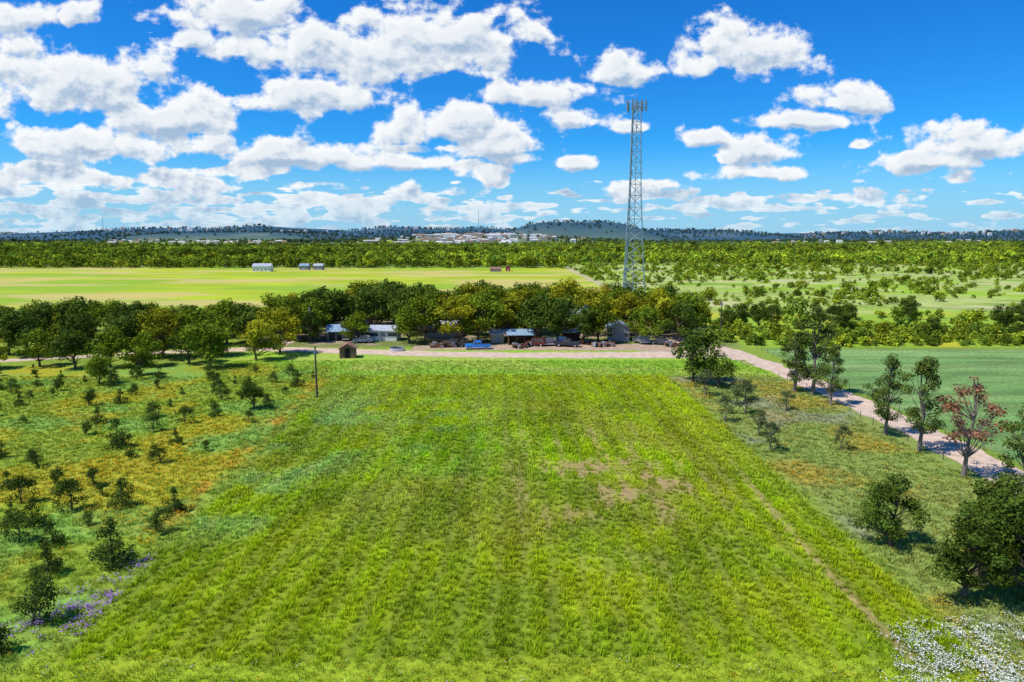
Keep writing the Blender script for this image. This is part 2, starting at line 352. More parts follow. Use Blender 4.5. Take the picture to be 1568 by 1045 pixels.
keep=(in_field(fx,fy)>R.rand(len(fx)))&(R.rand(len(fx))>bare(fx,fy)*.93)&(R.rand(len(fx))<.3+1.25*fbm(fx,fy,1.6,99))&(R.rand(len(fx))<np.clip(1.25-fy/160,.4,1))
fx,fy,T=fx[keep],fy[keep],T[keep];n=len(fx)
colr=field_color(fx,fy)*R.uniform(.8,1.22,n)[:,None]
colr=np.where(T[:,None]>0,colr,colr*np.array([.72,.68,.9]))
big=R.rand(n)**3*.6+.75
hh=.36*(.55+.85*fbm(fx,fy,2.2,101))*(.7+.6*fbm(fx,fy,7,103))*np.where(T>0,1,.6)*big*(.75+.5*streak(fx,fy))
lod=np.clip(fy/50,.85,2.2)
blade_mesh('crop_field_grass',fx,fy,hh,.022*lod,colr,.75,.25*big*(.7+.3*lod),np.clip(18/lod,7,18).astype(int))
k=90000;wx=R.uniform(-105,53,k);wy=30+120*R.rand(k)**1.25
keep=(in_field(wx,wy)<.4)&(np.abs(wx)<.80*wy+8)&~((wx>46.5))&~((wy>134)&(wy<150)&(wx>-60))&~((wx<-55)&(wy>118))
wx,wy=wx[keep],wy[keep];n=len(wx)
gc=ground_color(wx,wy)*1.25*R.uniform(.7,1.3,n)[:,None]
lum=gc[:,0]/np.maximum(gc[:,1],1e-3);gc[:,0]=np.where(lum>.95,gc[:,1]*.85,gc[:,0])
fl=(flowers_left(wx,wy)*(wx<-26)*.6+np.exp(-((wx+28.6+(wy-40)*.055)/1.1)**2)*(wy>50)*(wy<116)*.9*ss(.32,.5,fbm(wx,wy,4,7))+ss(.54,.7,fbm(wx,wy,7,27))*(wx>27)*.45)+.06
fl=fl*np.where((wy>117)&(wx>-50),.1,1)
fprob=(R.rand(n)<fl)*.45;fcol=np.tile([.78,.48,.02],(n,1));fcol[R.rand(n)<.3]=[.72,.28,.02];fs=np.full(n,.078)
pp=(np.exp(-((wx+27.8)/1.8)**2-((wy-42)/2.6)**2)+np.exp(-((wx+30.3)/1)**2-((wy-39.8)/1)**2)+np.exp(-((wx+28)/1.1)**2-((wy-48)/1.3)**2))*ss(.40,.50,fbm(wx,wy,1.0,109))>R.rand(n)*.7
fprob[pp]=.95;fcol[pp]=[.44,.20,.66];fs[pp]=.10
sp_=(R.rand(n)<.05*ss(46,40,wy));fprob[sp_]=.3;fcol[sp_]=[.8,.8,.76];fs[sp_]=.06
lod=np.clip(wy/50,.85,2.2)
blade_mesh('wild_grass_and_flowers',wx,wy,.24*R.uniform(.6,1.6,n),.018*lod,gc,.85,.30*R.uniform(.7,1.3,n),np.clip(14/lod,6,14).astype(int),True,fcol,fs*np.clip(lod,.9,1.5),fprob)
k=4200;dx=R.uniform(20,36,k);dy=R.uniform(31.5,41,k)
ok=R.rand(k)<ss(.34,.55,fbm(dx,dy,1.5,107))*ss(21,26.5,dx+(37-dy)*.5)*ss(41,38,dy)*np.clip(.35+fbm(dx,dy,.7,108),0,1);dx,dy=dx[ok],dy[ok];n=len(dx)
blade_mesh('white_daisies',dx,dy,np.full(n,.3),np.full(n,.015),np.tile([.2,.27,.05],(n,1)),.7,np.full(n,.25),np.full(n,9),True,np.tile([.86,.86,.80],(n,1)),np.full(n,.075),np.full(n,.8))

# ------------------------------------------------------------ trees
OC=(.155,.24,.020)
oaks=[crown_tree('oak',100+i,11,5.8,1.8,24+3*i,3000,.58,[bark,M_leaf],col=OC,cr=(.18,.38)) for i in range(6)]
oaks_y=[crown_tree('oak_y',130+i,11,5.4,2.0,28,2800,.56,[bark,M_leaf],col=(.27,.31,.022),cr=(.18,.38)) for i in range(3)]
oaks_d=[crown_tree('oak_d',140+i,11,5.6,1.8,26,3000,.56,[bark,M_leaf],col=(.085,.15,.024),cr=(.18,.38)) for i in range(3)]
near_oak=[crown_tree('dark_oak',150+i,6.4,3.1,.7,36,6200,.21,[bark,M_leafdark],cr=(.15,.30),col=(.12,.19,.03),tone=(.45,1.4)) for i in range(3)]
pines=[crown_tree('pine',170+i,12,3.1,2.0,44,4600,.26,[greybark,M_leafdark],style='pine',cr=(.17,.30),col=(.14,.20,.045),tone=(.45,1.4)) for i in range(4)]
redt=crown_tree('red_tree',190,10,2.9,2.8,40,2300,.22,[greybark,M_leafred],style='pine',cr=(.14,.26),col=(.24,.13,.09))
cedars=[crown_tree('cedar',200+i,3.0,1.3,.1,24,1700,.15,[bark,M_leafdark],style='cone' if i%2 else 'oak',cr=(.26,.44),col=(.10,.165,.035)) for i in range(6)]
saplings=[crown_tree('sapling',220+i,4,1.5,.7,18,1500,.17,[greybark,M_leafdark],cr=(.22,.36),col=(.17,.22,.09)) for i in range(3)]
def put(name,me,x,y,s=1,z=0,sz=None):
    return obj(name,me,(x,y,z),R.uniform(0,6.28),(s*R.uniform(.9,1.12),s*R.uniform(.9,1.12),s if sz is None else sz))
def pick():
    q=R.rand();return oaks[R.randint(6)] if q<.45 else oaks_y[R.randint(3)] if q<.65 else oaks_d[R.randint(3)]
G=[]
def far_enough(x,y,d):
    return all((x-a)**2+(y-b)**2>d*d for a,b in G)
front=[(-53,160,.95),(-47.5,158,.7),(-45,172,1.1),(-36.2,159.5,.65),(-36,174,1.15),(-24,158,.9),(-21,163,1.1),(-26,172,1.2),(-12.5,155,1.05),(-8,157,1.1),(-5,165,1.15),(6.3,157,1.05),(-1,163,1.0),(10.5,159,1.05),(16.5,157,.8),(20.3,159,.9),(20.5,170,1.1),(31,158,.8),(35,165,1.1),(39.5,160,.9),(43,168,1)]
for x,y,s in front:
    G.append((x,y));put('live_oak_tree',pick(),x,y,s)
c=0;tries=0
while c<74 and tries<6000:
    tries+=1
    x=R.uniform(-64,48);y=R.uniform(168,214)
    if not far_enough(x,y,5.2):continue
    if abs(x-32.7)<6 and abs(y-187.6)<6:continue
    if abs(x-19)<6 and y<184:continue
    G.append((x,y));put('live_oak_tree',pick(),x,y,R.uniform(.72,1.22)*(1.0 if y<195 else .88));c+=1
c=0;tries=0
while c<95 and tries<9000:
    tries+=1
    x=R.uniform(-185,-48);y=R.uniform(134,180)+(-(x+48))*.03
    rd=np.interp(x,[-150,-101,-70,-54],[124,134,146,149])
    if abs(y-rd)<4.5 or not far_enough(x,y,4.9):continue
    G.append((x,y));put('live_oak_tree',pick(),x,y,min(1.0,(24-.096*y)/10.6)*R.uniform(.78,1.18));c+=1
for x,y,s in[(-57,127,.85),(-63,131,.75),(-51,134,.72),(-70,128,.6),(-82,126,.7),(-98,125,.6),(-90,128,.65),(-76,127,.7),(-69,112,.45),(-66,119,.45)]:
    put('live_oak_tree',pick(),x,y,s)
put('live_oak_tree',oaks_d[0],30.6,113.4,.9);put('live_oak_tree',oaks_d[1],33.5,109,.55)
for x,y,h in[(46.8,104,14.4),(44.8,106,10),(46.6,97.3,9.2),(46.3,82.1,10.4),(46.6,75.5,11.2),(45.6,58.3,10)]:
    put('pine_tree',pines[R.randint(4)],x,y,h/12*1.0)
put('reddish_tree',redt,46,66.8,1.08)
for x,y,s in[(30,51.1,.95),(30.5,43.1,1.0),(34.5,42.5,1.2),(36.5,48.5,1.05),(33.5,46.2,.9),(39,44,1.2)]:
    put('oak_tree',near_oak[R.randint(3)],x,y,s)
for x,y,s in[(28.3,88.2,.95),(32.3,92,1.2),(30.5,82,.85),(38.8,94,.8),(29.6,75.5,.9),(38,76,.75),(30,103.6,1.1),(35,100,.9),(33,98,.8)]:
    put('oak_sapling',saplings[R.randint(3)],x,y,s)
for x,y,s in[(62,186,.62),(67,184,.66),(72,188,.6),(57,180,.55),(88,186,.6),(94,190,.62),(86,176,.5),(130,180,.65),(140,186,.6),(112,192,.5),(46,176,.8),(49,186,.8),(120,205,.6),(160,210,.6),(104,168,.45),(122,162,.4)]:
    put('live_oak_tree',oaks_d[R.randint(3)],x,y,s)
K=[(-29.7,47.8,1.25),(-30,39.8,1.1),(-30.5,36.6,1.0),(-39.5,58.3,1.05),(-33.5,46.3,.85),(-35.3,59,.95),(-29.4,53.5,.75),(-29.9,57.7,.8),(-45.9,76.7,1.2),(-39.4,51.6,.9),(-45,59.8,.95)]
C=[(a,b) for a,b,_ in K]
for x,y,s in K:put('young_cedar',cedars[R.randint(6)],x,y,s)
for gy_ in np.arange(50,124,5.0):
    for gx_ in np.arange(-108,-29,4.8):
        x=gx_+R.uniform(-2.4,2.4);y=gy_+R.uniform(-2.4,2.4)
        if x>-29.5-(y-40)*.055 or x<-.83*y-4 or R.rand()<.28 or any((x-a)**2+(y-b)**2<7 for a,b in C):continue
        C.append((x,y));put('young_cedar',cedars[R.randint(6)],x,y,R.uniform(.36,.95))
put('oak_tree',near_oak[0],-36.9,95,.68)
bush=[crown_tree('bush',300+i,2.6,1.8,.1,9,300,.5,[bark,M_leafi],style='oak',cr=(.34,.5),col=(1,1,1),tone=(.6,1.15)) for i in range(4)]
dtree=[crown_tree('dtree',320+i,10,5.2,.8,13,200,1.8,[bark,M_leafi],style='oak',cr=(.32,.5),col=(1,1,1),tone=(.55,1.2)) for i in range(5)]
def gcol(n,dark=1.0):
    t=R.rand(n)[:,None];u=R.rand(n)[:,None]
    c=np.array([.075,.14,.018])*(1-t)+np.array([.20,.26,.02])*t
    return c*(.5+1.0*u)*dark
k=9500;bx=R.uniform(48,640,k);by=R.uniform(153,720,k)
d=np.where(by<215,.8,ss(.40,.64,fbm(bx*.6,by,26,111))*.75+.10);cfm=(bx>54)&(by<153)
ok=(R.rand(k)<d)&(bx<.86*by+15)&~cfm&~((abs(bx-58)<9)&(abs(by-222)<12));bx,by=bx[ok],by[ok];n=len(bx)
bc=gcol(n,1.4);m_=(by>225)&(R.rand(n)<.6);bc[m_]=bc[m_]*.6+np.array([.24,.35,.03])*.6*R.uniform(.4,1.2,m_.sum())[:,None]
s_=rs3(n,.4,1.1)*(R.rand(n)**4*1.7+.65)[:,None]
scatter('scrub_bushes',np.stack([bx,by,0*bx],1),s_,R.randint(0,4,n),bc,bush)
k=900;bx=R.uniform(54,190,k);by=153+R.rand(k)**1.5*30;ok=(R.rand(k)<.5);bx,by=bx[ok],by[ok];n=len(bx)
scatter('hedgerow_bushes',np.stack([bx,by,0*bx],1),rs3(n,.4,1.1),R.randint(0,4,n),gcol(n,1.5),bush)
def woods(name,y0,y1,sp,smin,smax,dens,br):
    A=[]
    y=y0
    while y<y1:
        w=.84*y+50;xx=np.arange(-w,w,sp);A.append(np.stack([xx+R.uniform(-.5,.5,len(xx))*sp,y+R.uniform(-.5,.5,len(xx))*sp],1));y+=sp
    A=np.concatenate(A);x,y=A[:,0],A[:,1]
    ok=(R.rand(len(x))>clearing(x,y)*.95)&(R.rand(len(x))<dens)&(R.rand(len(x))>townmask(x,y)*.8)
    ok&=~((x<50)&(y<580))&~((x>44)&(y<690)&(R.rand(len(x))>ss(600,700,y)*.6))
    x,y=x[ok],y[ok];n=len(x);c=gcol(n,br)
    big=fbm(x*.35,y,110,121)[:,None];c=c*(.1+1.7*big)
    haze_tint=ss(700,6500,y);c=mixc(c,(.04,.12,.22),haze_tint*.68)  # far crowns tinted blue, air haze put into their colour
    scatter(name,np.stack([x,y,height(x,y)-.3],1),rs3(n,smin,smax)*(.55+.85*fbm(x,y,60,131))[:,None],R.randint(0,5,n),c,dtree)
woods('distant_woods',570,1500,11.5,.6,1.1,.85,1.75)
woods('distant_forest',1500,3000,20,.9,1.5,.8,1.75)
woods('distant_hill_forest',3000,6700,46,1.3,2.2,.7,1.2)
k=260;mx=R.uniform(-560,46,k);my=R.uniform(566,600,k)
scatter('meadow_edge_trees',np.stack([mx,my,0*mx],1),rs3(k,.45,.95),R.randint(0,5,k),gcol(k,1.4),dtree)

# ------------------------------------------------------------ cell tower
steel=mat('galvanised_steel',(.24,.34,.38),.5,.1,2,metal=.2);panel=mat('antenna_panel',(.26,.31,.34),.6)
mb=MB();HT=58.5
def tw(z): return np.interp(z,[0,20,36,60],[4.4,3.0,2.0,1.35])
def leg(k,z):
    a=math.radians(90+15+120*k);return np.array([math.cos(a)*tw(z),math.sin(a)*tw(z),z])
zs=[0];
while zs[-1]<HT-1.5: zs.append(zs[-1]+np.interp(zs[-1],[0,20,60],[4.2,3.4,2.3]))
zs[-1]=HT
for i in range(len(zs)-1):
    for k in range(3):
        mb.tube(leg(k,zs[i]),leg(k,zs[i+1]),.15,.15,6)
        j=(k+1)%3
        mb.tube(leg(k,zs[i]),leg(j,zs[i+1]),.06,.06,4);mb.tube(leg(j,zs[i]),leg(k,zs[i+1]),.06,.06,4)
        mb.tube(leg(k,zs[i]),leg(j,zs[i]),.055,.055,4)
for k in range(3):mb.tube(leg(k,HT),leg((k+1)%3,HT),.07,.07,4)
mb.tube((.5,0,0),(.4,0,HT),.10,.10,4)
for k in range(3):
    a=math.radians(45+120*k);c=np.array([math.cos(a)*1.9,math.sin(a)*1.9,0]);t=np.array([-math.sin(a),math.cos(a),0])
    for zz in(HT-.4,HT+.9):
        mb.tube(c+t*-2+[0,0,zz],c+t*2+[0,0,zz],.06,.06,4)
    mb.tube((0,0,HT-.4),c+[0,0,HT-.4],.08,.08,4)
    for q in(-1.9,-.7,.6,1.9):
        p=c+t*q;mb.tube(p+[0,0,HT-1.2],p+[0,0,HT+1.8],.05,.05,4)
        i=len(mb.v);o_=np.array([math.cos(a),math.sin(a),0])*.2;p2=p+o_
        u=t*.17;w=o_*.45
        pts=[p2-u-w,p2+u-w,p2+u+w,p2-u+w]
        mb.v+=[tuple(v+[0,0,HT-1.0]) for v in pts]+[tuple(v+[0,0,HT+1.5]) for v in pts]
        for f in((0,3,2,1),(4,5,6,7),(0,1,5,4),(1,2,6,5),(2,3,7,6),(3,0,4,7)):mb.f.append([i+e for e in f]);mb.m.append(1)
mb.tube((0,0,HT),(0,0,HT+3.6),.05,.03,4)
obj('lattice_cell_tower',mb.mesh('cell_tower',[steel,panel]),(32.7,187.6,0))

# ------------------------------------------------------------ buildings
M={'white':mat('white_siding',(.70,.70,.68),.7,.08,1.5),'grey':mat('grey_siding',(.30,.32,.34),.8,.1,1.5),'brown':mat('wood_boards',(.17,.095,.055),.85,.3,5),'tan':mat('tan_siding',(.45,.36,.24),.8,.1,2),
'blueroof':mat('blue_metal_roof',(.30,.42,.52),.4,.12,1.2,metal=.2),'redroof':mat('red_brown_roof',(.27,.13,.09),.8,.2,4),'tin':mat('tin_roof',(.55,.58,.60),.4,.15,1.0,metal=.3),'dark':mat('dark_interior',(.02,.02,.02),.9),'glass':mat('window_glass',(.05,.07,.09),.1),'trim':mat('white_trim',(.75,.75,.73),.6),'red':mat('red_paint',(.42,.05,.03),.5,.1,3)}
def building(name,x,y,w,d,h,rh,wall,roof,rot=0,openfront=False,wins=2,over=.4,axis='x'):
    e=bpy.data.objects.new(name,None);e.location=(x,y,0);e.rotation_euler=(0,0,rot);COL.objects.link(e)
    def ch(nm,b_,ms):obj(nm,b_.mesh(nm,ms),parent=e)
    b_=MB()
    if not openfront:
        b_.box(-w/2,w/2,-d/2,d/2,0,h)
        if axis=='x':
            for sx in(-1,1):b_.poly([(sx*w/2,-d/2,h),(sx*w/2,d/2,h),(sx*w/2,0,h+rh)])
        else:
            for sy in(-1,1):b_.poly([(-w/2,sy*d/2,h),(w/2,sy*d/2,h),(0,sy*d/2,h+rh)])
    else:
        b_.box(-w/2,w/2,d/2-.15,d/2,0,h);b_.box(-w/2,-w/2+.15,-d/2,d/2-.152,0,h);b_.box(w/2-.15,w/2,-d/2,d/2-.152,0,h)
        for sx in(-.17,.17):b_.box(sx*w-.08,sx*w+.08,-d/2,-d/2+.16,0,h)
    ch('walls',b_,[M[wall]])
    b_=MB();t=.12
    if axis=='x':
        yy=d/2+over;sl=rh/(d/2);ze=h-over*sl+.02
        b_.extrude([(-yy,ze),(0,h+rh+.02),(yy,ze),(yy,ze+t),(0,h+rh+t+.02),(-yy,ze+t)][::-1],-w/2-over,w/2+over)
        for q in np.arange(-w/2,w/2+.1,.9):
            b_.extrude([(-yy,ze+t+.003),(0,h+rh+t+.023),(0,h+rh+t+.07),(-yy,ze+t+.05)],q,q+.06)
    else:
        xx=w/2+over;sl=rh/(w/2);ze=h-over*sl+.02
        pr=[(-xx,ze),(0,h+rh+.02),(xx,ze),(xx,ze+t),(0,h+rh+t+.02),(-xx,ze+t)]
        i=len(b_.v);n=6;b_.v+=[(p,-d/2-over,z) for p,z in pr]+[(p,d/2+over,z) for p,z in pr]
        for k in range(n):b_.f.append([i+k,i+(k+1)%n,i+n+(k+1)%n,i+n+k]);b_.m.append(0)
        b_.f.append([i,i+5,i+4,i+1]);b_.f.append([i+1,i+4,i+3,i+2]);b_.f.append([i+6,i+7,i+10,i+11]);b_.f.append([i+7,i+8,i+9,i+10]);b_.m+=[0]*4
    ch('roof',b_,[M[roof]])
    if not openfront:
        b_=MB();b_.box(-.5,.5,-d/2-.03,-d/2-.003,0.05,2.05);ch('door',b_,[M['dark'] if wall=='brown' else M['grey']])  # brown shed: near-black panel paints the shade of an open doorway
        if wins:
            b_=MB()
            for k in range(wins):
                for s in(-1,1):
                    cx=s*(1.0+(w/2-1.2)*(k+.7)/wins)
                    b_.box(cx-.5,cx+.5,-d/2-.02,-d/2-.003,1.05,2.0,0);b_.box(cx-.58,cx+.58,-d/2-.05,-d/2-.004,2.0,2.1,1);b_.box(cx-.58,cx+.58,-d/2-.05,-d/2-.004,.95,1.05,1)
            ch('windows',b_,[M['glass'],M['trim']])
    return e
building('wooden_shed',-33.6,138,3.2,2.6,2.0,.9,'brown','redroof',.15,wins=0,over=.25,axis='y')
building('carport',-41,163,6,5,2.4,1.2,'grey','blueroof',.1,openfront=True)
building('white_house',-30.5,163,6.5,4.5,2.5,.9,'white','tin',-.08)
building('farm_house',-17.5,169,7.5,5,2.6,1.2,'grey','tin',.05)
building('open_shed',1.8,156.5,5.5,4.5,2.4,.9,'brown','blueroof',.06,openfront=True)
building('storage_shed',-3.5,159,3,3,2.2,.7,'tan','tin',.1,wins=0)
building('metal_barn',25.5,163,5.2,6,3.2,1.3,'grey','blueroof',-.1,wins=1,axis='y')
building('tin_roof_barn',19,186,8,6,4.2,1.8,'white','tin',.15)
building('equipment_shelter',14,161,4,3,2.3,.4,'brown','tin',.0,openfront=True)
building('white_barn',-187,515,13,8,4,1.8,'white','tin',.1)
building('farm_building',-163,540,7,6,3.4,1.4,'grey','blueroof',.0)
building('farm_building',-152,540,7,6,3.4,1.4,'grey','tin',.0)
building('tan_house',-12,505,8,6,2.4,1.2,'tan','redroof',.0);building('red_barn',-3,515,3.5,4,3.2,1.0,'red','redroof',0,wins=0,axis='y')

mb=MB();rs=np.random.RandomState(5)
def house(x,y,w,d,h,mi,up=7):
    z=float(height([x],[y])[0]);z0=z+up
    mb.box(x-w/2,x+w/2,y-d/2,y+d/2,z,z0+h,mi)
    i=len(mb.v);r=d*.2;zt=z0+h+.05
    mb.v+=[(x-w/2-.5,y-d/2-.5,zt),(x+w/2+.5,y-d/2-.5,zt),(x+w/2+.5,y+d/2+.5,zt),(x-w/2-.5,y+d/2+.5,zt),(x-w/2,y,zt+r),(x+w/2,y,zt+r)]
    for f in((0,1,5,4),(2,3,4,5),(1,2,5),(3,0,4)):mb.f.append([i+e for e in f]);mb.m.append(3+mi%2)
for _ in range(150):
    y=rs.uniform(2500,4500);u=-.05+rs.normal(0,.06);house(u*y,y,rs.uniform(10,30) if rs.rand()<.8 else rs.uniform(40,80),rs.uniform(10,22),rs.uniform(7,15),rs.choice([0,0,1,2]),4)
for _ in range(70):
    u=rs.uniform(-.6,-.33) if rs.rand()<.6 else rs.uniform(.3,.72);y=rs.uniform(1900,4200);house(u*y,y,rs.uniform(10,26),12,rs.uniform(4,8),rs.choice([0,1,2]),8)
for _ in range(70):
    u=rs.uniform(.42,.74) if rs.rand()<.6 else rs.uniform(-.6,-.05);y=rs.uniform(6100,6600);house(u*y,y,rs.uniform(14,36),20,rs.uniform(8,14),rs.choice([0,0,1,2]),10)
obj('distant_town',mb.mesh('town',[M['white'],M['tan'],M['grey'],mat('pale_roof',(.55,.53,.50),.9),mat('brown_roof',(.3,.2,.15),.9)]))
for x,y,hh in((-270,5600,260),(-3900,6600,260),(-2100,4000,60)):
    mb=MB();z=float(height([x],[y])[0]);mb.tube((0,0,0),(0,0,hh-z),2.0,1.0,4);
    for q in range(6):mb.tube((-3,0,(hh-z)*q/6+4),(3,0,(hh-z)*q/6+4),.5,.5,4)
    obj('distant_radio_mast',mb.mesh('mast',[steel]),(x,y,z))

# ------------------------------------------------------------ vehicles
tyre=mat('tyre_rubber',(.02,.02,.02),.9)
def vehicle(name,x,y,rot,color,kind='car'):
    pm=mat(name+'_paint',color,.3,.05,2)
    mb=MB();L_=4.6 if kind!='pickup' else 5.5;W=1.85;h=L_/2
    if kind=='pickup':
        prof=[(-h,.45),(h,.45),(h,1.0),(h-.1,1.08),(.95+.4,1.15),(.75,1.75),(-.75,1.78),(-.95,1.12),(-h,1.1)]
    elif kind=='suv':
        prof=[(-h,.4),(h,.4),(h,.95),(h-.9,1.08),(h-1.6,1.72),(-h+.35,1.75),(-h,1.05)]
    else:
        prof=[(-h,.38),(h,.38),(h,.8),(h-1.1,.95),(h-1.8,1.42),(-h+1.3,1.44),(-h+.5,.98),(-h,.9)]
    mb.extrude(prof,-W/2,W/2,0)
    zt=1.68 if kind!='car' else 1.36;zb=1.14 if kind!='car' else .98
    ya,yb=(-.8,.85) if kind=='pickup' else ((-h+.45,h-1.5) if kind=='suv' else (-h+1.15,h-1.7))
    for s in(-1,1):
        xw=s*(W/2+.004)
        for q0,q1 in((ya,(ya+yb)/2-.05),((ya+yb)/2+.05,yb)):
            mb.poly([(xw,q0,zb),(xw,q1,zb),(xw,q1-.1,zt),(xw,q0+.08,zt)],1)
        for yy in(-h+.9,h-.95):
            mb.tube((s*(W/2-.2),yy,.36),(s*(W/2+.04),yy,.36),.36,.36,14,2,True);mb.tube((s*(W/2+.041),yy,.36),(s*(W/2+.05),yy,.36),.19,.19,10,3,True)
    if kind=='pickup':mb.poly([(-.8,1.35+.0,1.17),(.8,1.35,1.17),(.72,.80,1.72),(-.72,.80,1.72)],1);mb.box(-W/2+.12,W/2-.12,-h+.12,-1.05,1.121,1.125,1)
    elif kind=='suv':mb.poly([(-.8,h-.92,1.12),(.8,h-.92,1.12),(.72,h-1.55,1.70),(-.72,h-1.55,1.70)],1)
    else:mb.poly([(-.8,h-1.12,1.0),(.8,h-1.12,1.0),(.7,h-1.75,1.41),(-.7,h-1.75,1.41)],1)
    for yy in(-h-.08,h+.003):mb.box(-W/2+.05,W/2-.05,yy,yy+.077,.42,.62,3)
    for s in(-.65,.65):mb.box(s-.15,s+.15,h+.003,h+.02,.7,.85,4)
    return obj(name,mb.mesh(name,[pm,M['glass'],tyre,M['tin'],M['trim']]),(x,y,.03),rot)
vehicle('blue_pickup_truck',-7.5,148.5,math.radians(95),(.02,.22,.75),'pickup')
vehicle('maroon_suv',5.5,153.2,math.radians(70),(.12,.025,.02),'suv');vehicle('white_pickup_truck',11.3,155.5,math.radians(20),(.5,.5,.5),'pickup')
vehicle('dark_pickup_truck',12.5,152,math.radians(75),(.03,.035,.05),'pickup');vehicle('silver_sedan',-35,158,math.radians(100),(.4,.42,.45),'car')
vehicle('black_suv',-39.5,162,math.radians(5),(.03,.03,.035),'suv');vehicle('dark_sedan',34,155,math.radians(60),(.06,.06,.07),'car');vehicle('grey_van',30,157,math.radians(20),(.2,.21,.22),'suv')
vehicle('brown_pickup_truck',-13,152.5,math.radians(85),(.12,.08,.06),'pickup');vehicle('grey_suv',8.2,154.6,math.radians(10),(.1,.1,.11),'suv')
mb=MB()
for _ in range(40):
    x=R.uniform(-3,3);y=R.uniform(-1.5,1.5);s=R.uniform(.2,.7);q=R.uniform(.2,.9);z=R.uniform(0,.3);mb.box(x,x+s*1.6,y,y+s,z,z+q,R.randint(0,4))
jm=mb.mesh('junk',[M['brown'],M['grey'],mat('rust',(.16,.07,.04),.9),M['dark']])
for x,y in((-15,151.5),(18,154),(22,155),(38,153),(3,151.8)):obj('scrap_pile',jm,(x,y,0),R.uniform(0,6))
mb=MB();mb.tube((0,0,0),(0,0,.7),1.6,1.6,20,0,False);mb.tube((0,0,.05),(0,0,.5),1.5,1.5,20,1,True);obj('stock_tank',mb.mesh('tank',[M['tin'],M['dark']]),(-25,146.5,0))
# ------------------------------------------------------------ pole & fences
wood=mat('weathered_wood',(.12,.09,.07),.9,.25,8)
mb=MB();mb.tube((0,0,0),(0,0,7.9),.17,.12,8,0,True);mb.box(-.25,.25,-.06,.06,7.2,7.32);mb.tube((0,-.24,6.7),(0,-.24,7.3),.16,.16,8,1,True)
obj('utility_pole',mb.mesh('pole',[wood,steel]),(-29.9,102.3,0))
obj('utility_pole',bpy.data.meshes['pole'],(53,172,0),0,1.1);obj('utility_pole',bpy.data.meshes['pole'],(-47,158,0),0,1.1)
wire=mat('dark_wire',(.06,.06,.055),.8)
def fence(x0,y0,x1,y1,sp=4.5):
    n=int(math.hypot(x1-x0,y1-y0)/sp);mb=MB()
    for i in range(n+1):
        t=i/n;x=x0+(x1-x0)*t+R.uniform(-.3,.3);y=y0+(y1-y0)*t
        mb.tube((x,y,0),(x+R.uniform(-.05,.05),y,1.0+R.uniform(-.1,.15)),.05,.04,5,0,True)
    for z in(.35,.65,.95):mb.tube((x0,y0,z),(x1,y1,z),.004,.004,3,1)
    obj('wire_fence',mb.mesh('fence',[wood,wire]))
fence(-52,121.5,26,122.5);fence(47.2,30,47.2,118,3.5);fence(54.3,40,54.3,150,3.5)

# ------------------------------------------------------------ light, sky
EL=math.radians(58);AZ=math.radians(-112)
S=Vector((math.sin(AZ)*math.cos(EL),math.cos(AZ)*math.cos(EL),math.sin(EL)))
sl=bpy.data.lights.new('sun','SUN');sl.energy=5;sl.angle=math.radians(.5);sl.color=(1,.955,.87)
so=bpy.data.objects.new('sun',sl);so.rotation_euler=S.to_track_quat('Z','Y').to_euler();COL.objects.link(so)
w=bpy.data.worlds.new('World');scene.world=w;w.use_nodes=True;nt=w.node_tree;N=nt.nodes.new;Lk=nt.links.new
bg=nt.nodes['Background'];bg.inputs['Strength'].default_value=.11
sky=N('ShaderNodeTexSky');sky.sky_type='NISHITA';sky.sun_disc=False;sky.sun_elevation=EL;sky.sun_rotation=AZ;sky.altitude=200;sky.air_density=1.0;sky.dust_density=.3;sky.ozone_density=3
def M1(op,a,b_=None,c=None,clamp=False):
    n=N('ShaderNodeMath');n.operation=op;n.use_clamp=clamp
    for i,v in enumerate((a,b_,c)):
        if v is None:continue
        if isinstance(v,(int,float)):n.inputs[i].default_value=v
        else:Lk(v,n.inputs[i])
    return n.outputs[0]
def V1(op,a,b_=None,c=None):
    n=N('ShaderNodeVectorMath');n.operation=op
    for i,v in enumerate((a,b_,c)):
        if v is None:continue
        if isinstance(v,tuple):n.inputs[i].default_value=v
        else:Lk(v,n.inputs[i])
    return n.outputs['Value'] if op in('LENGTH','DOT_PRODUCT') else n.outputs[0]
def SM(v,a,b_,lo=0,hi=1):
    n=N('ShaderNodeMapRange');n.interpolation_type='SMOOTHSTEP';n.inputs['From Min'].default_value=a;n.inputs['From Max'].default_value=b_;n.inputs['To Min'].default_value=lo;n.inputs['To Max'].default_value=hi;Lk(v,n.inputs['Value']);return n.outputs[0]
def MixC(f,a,b_):
    n=N('ShaderNodeMix');n.data_type='RGBA'
    if isinstance(f,(int,float)):n.inputs[0].default_value=f
    else:Lk(f,n.inputs[0])
    for i,v in((6,a),(7,b_)):
        if isinstance(v,tuple):n.inputs[i].default_value=(*v,1)
        else:Lk(v,n.inputs[i])
    return n.outputs[2]
def NZ(vec,scale,detail,rough):
    n=N('ShaderNodeTexNoise');n.noise_dimensions='2D';n.inputs['Scale'].default_value=scale;n.inputs['Detail'].default_value=detail;n.inputs['Roughness'].default_value=rough;Lk(vec,n.inputs['Vector']);return n.outputs[0]
tc=N('ShaderNodeTexCoord');D=tc.outputs['Generated'];sp=N('ShaderNodeSeparateXYZ');Lk(D,sp.inputs[0]);dx,dy,dz=sp.outputs
yy=M1('MAXIMUM',M1('ABSOLUTE',dy),.06)
U_=M1('DIVIDE',dx,yy);W_=M1('DIVIDE',dz,yy)
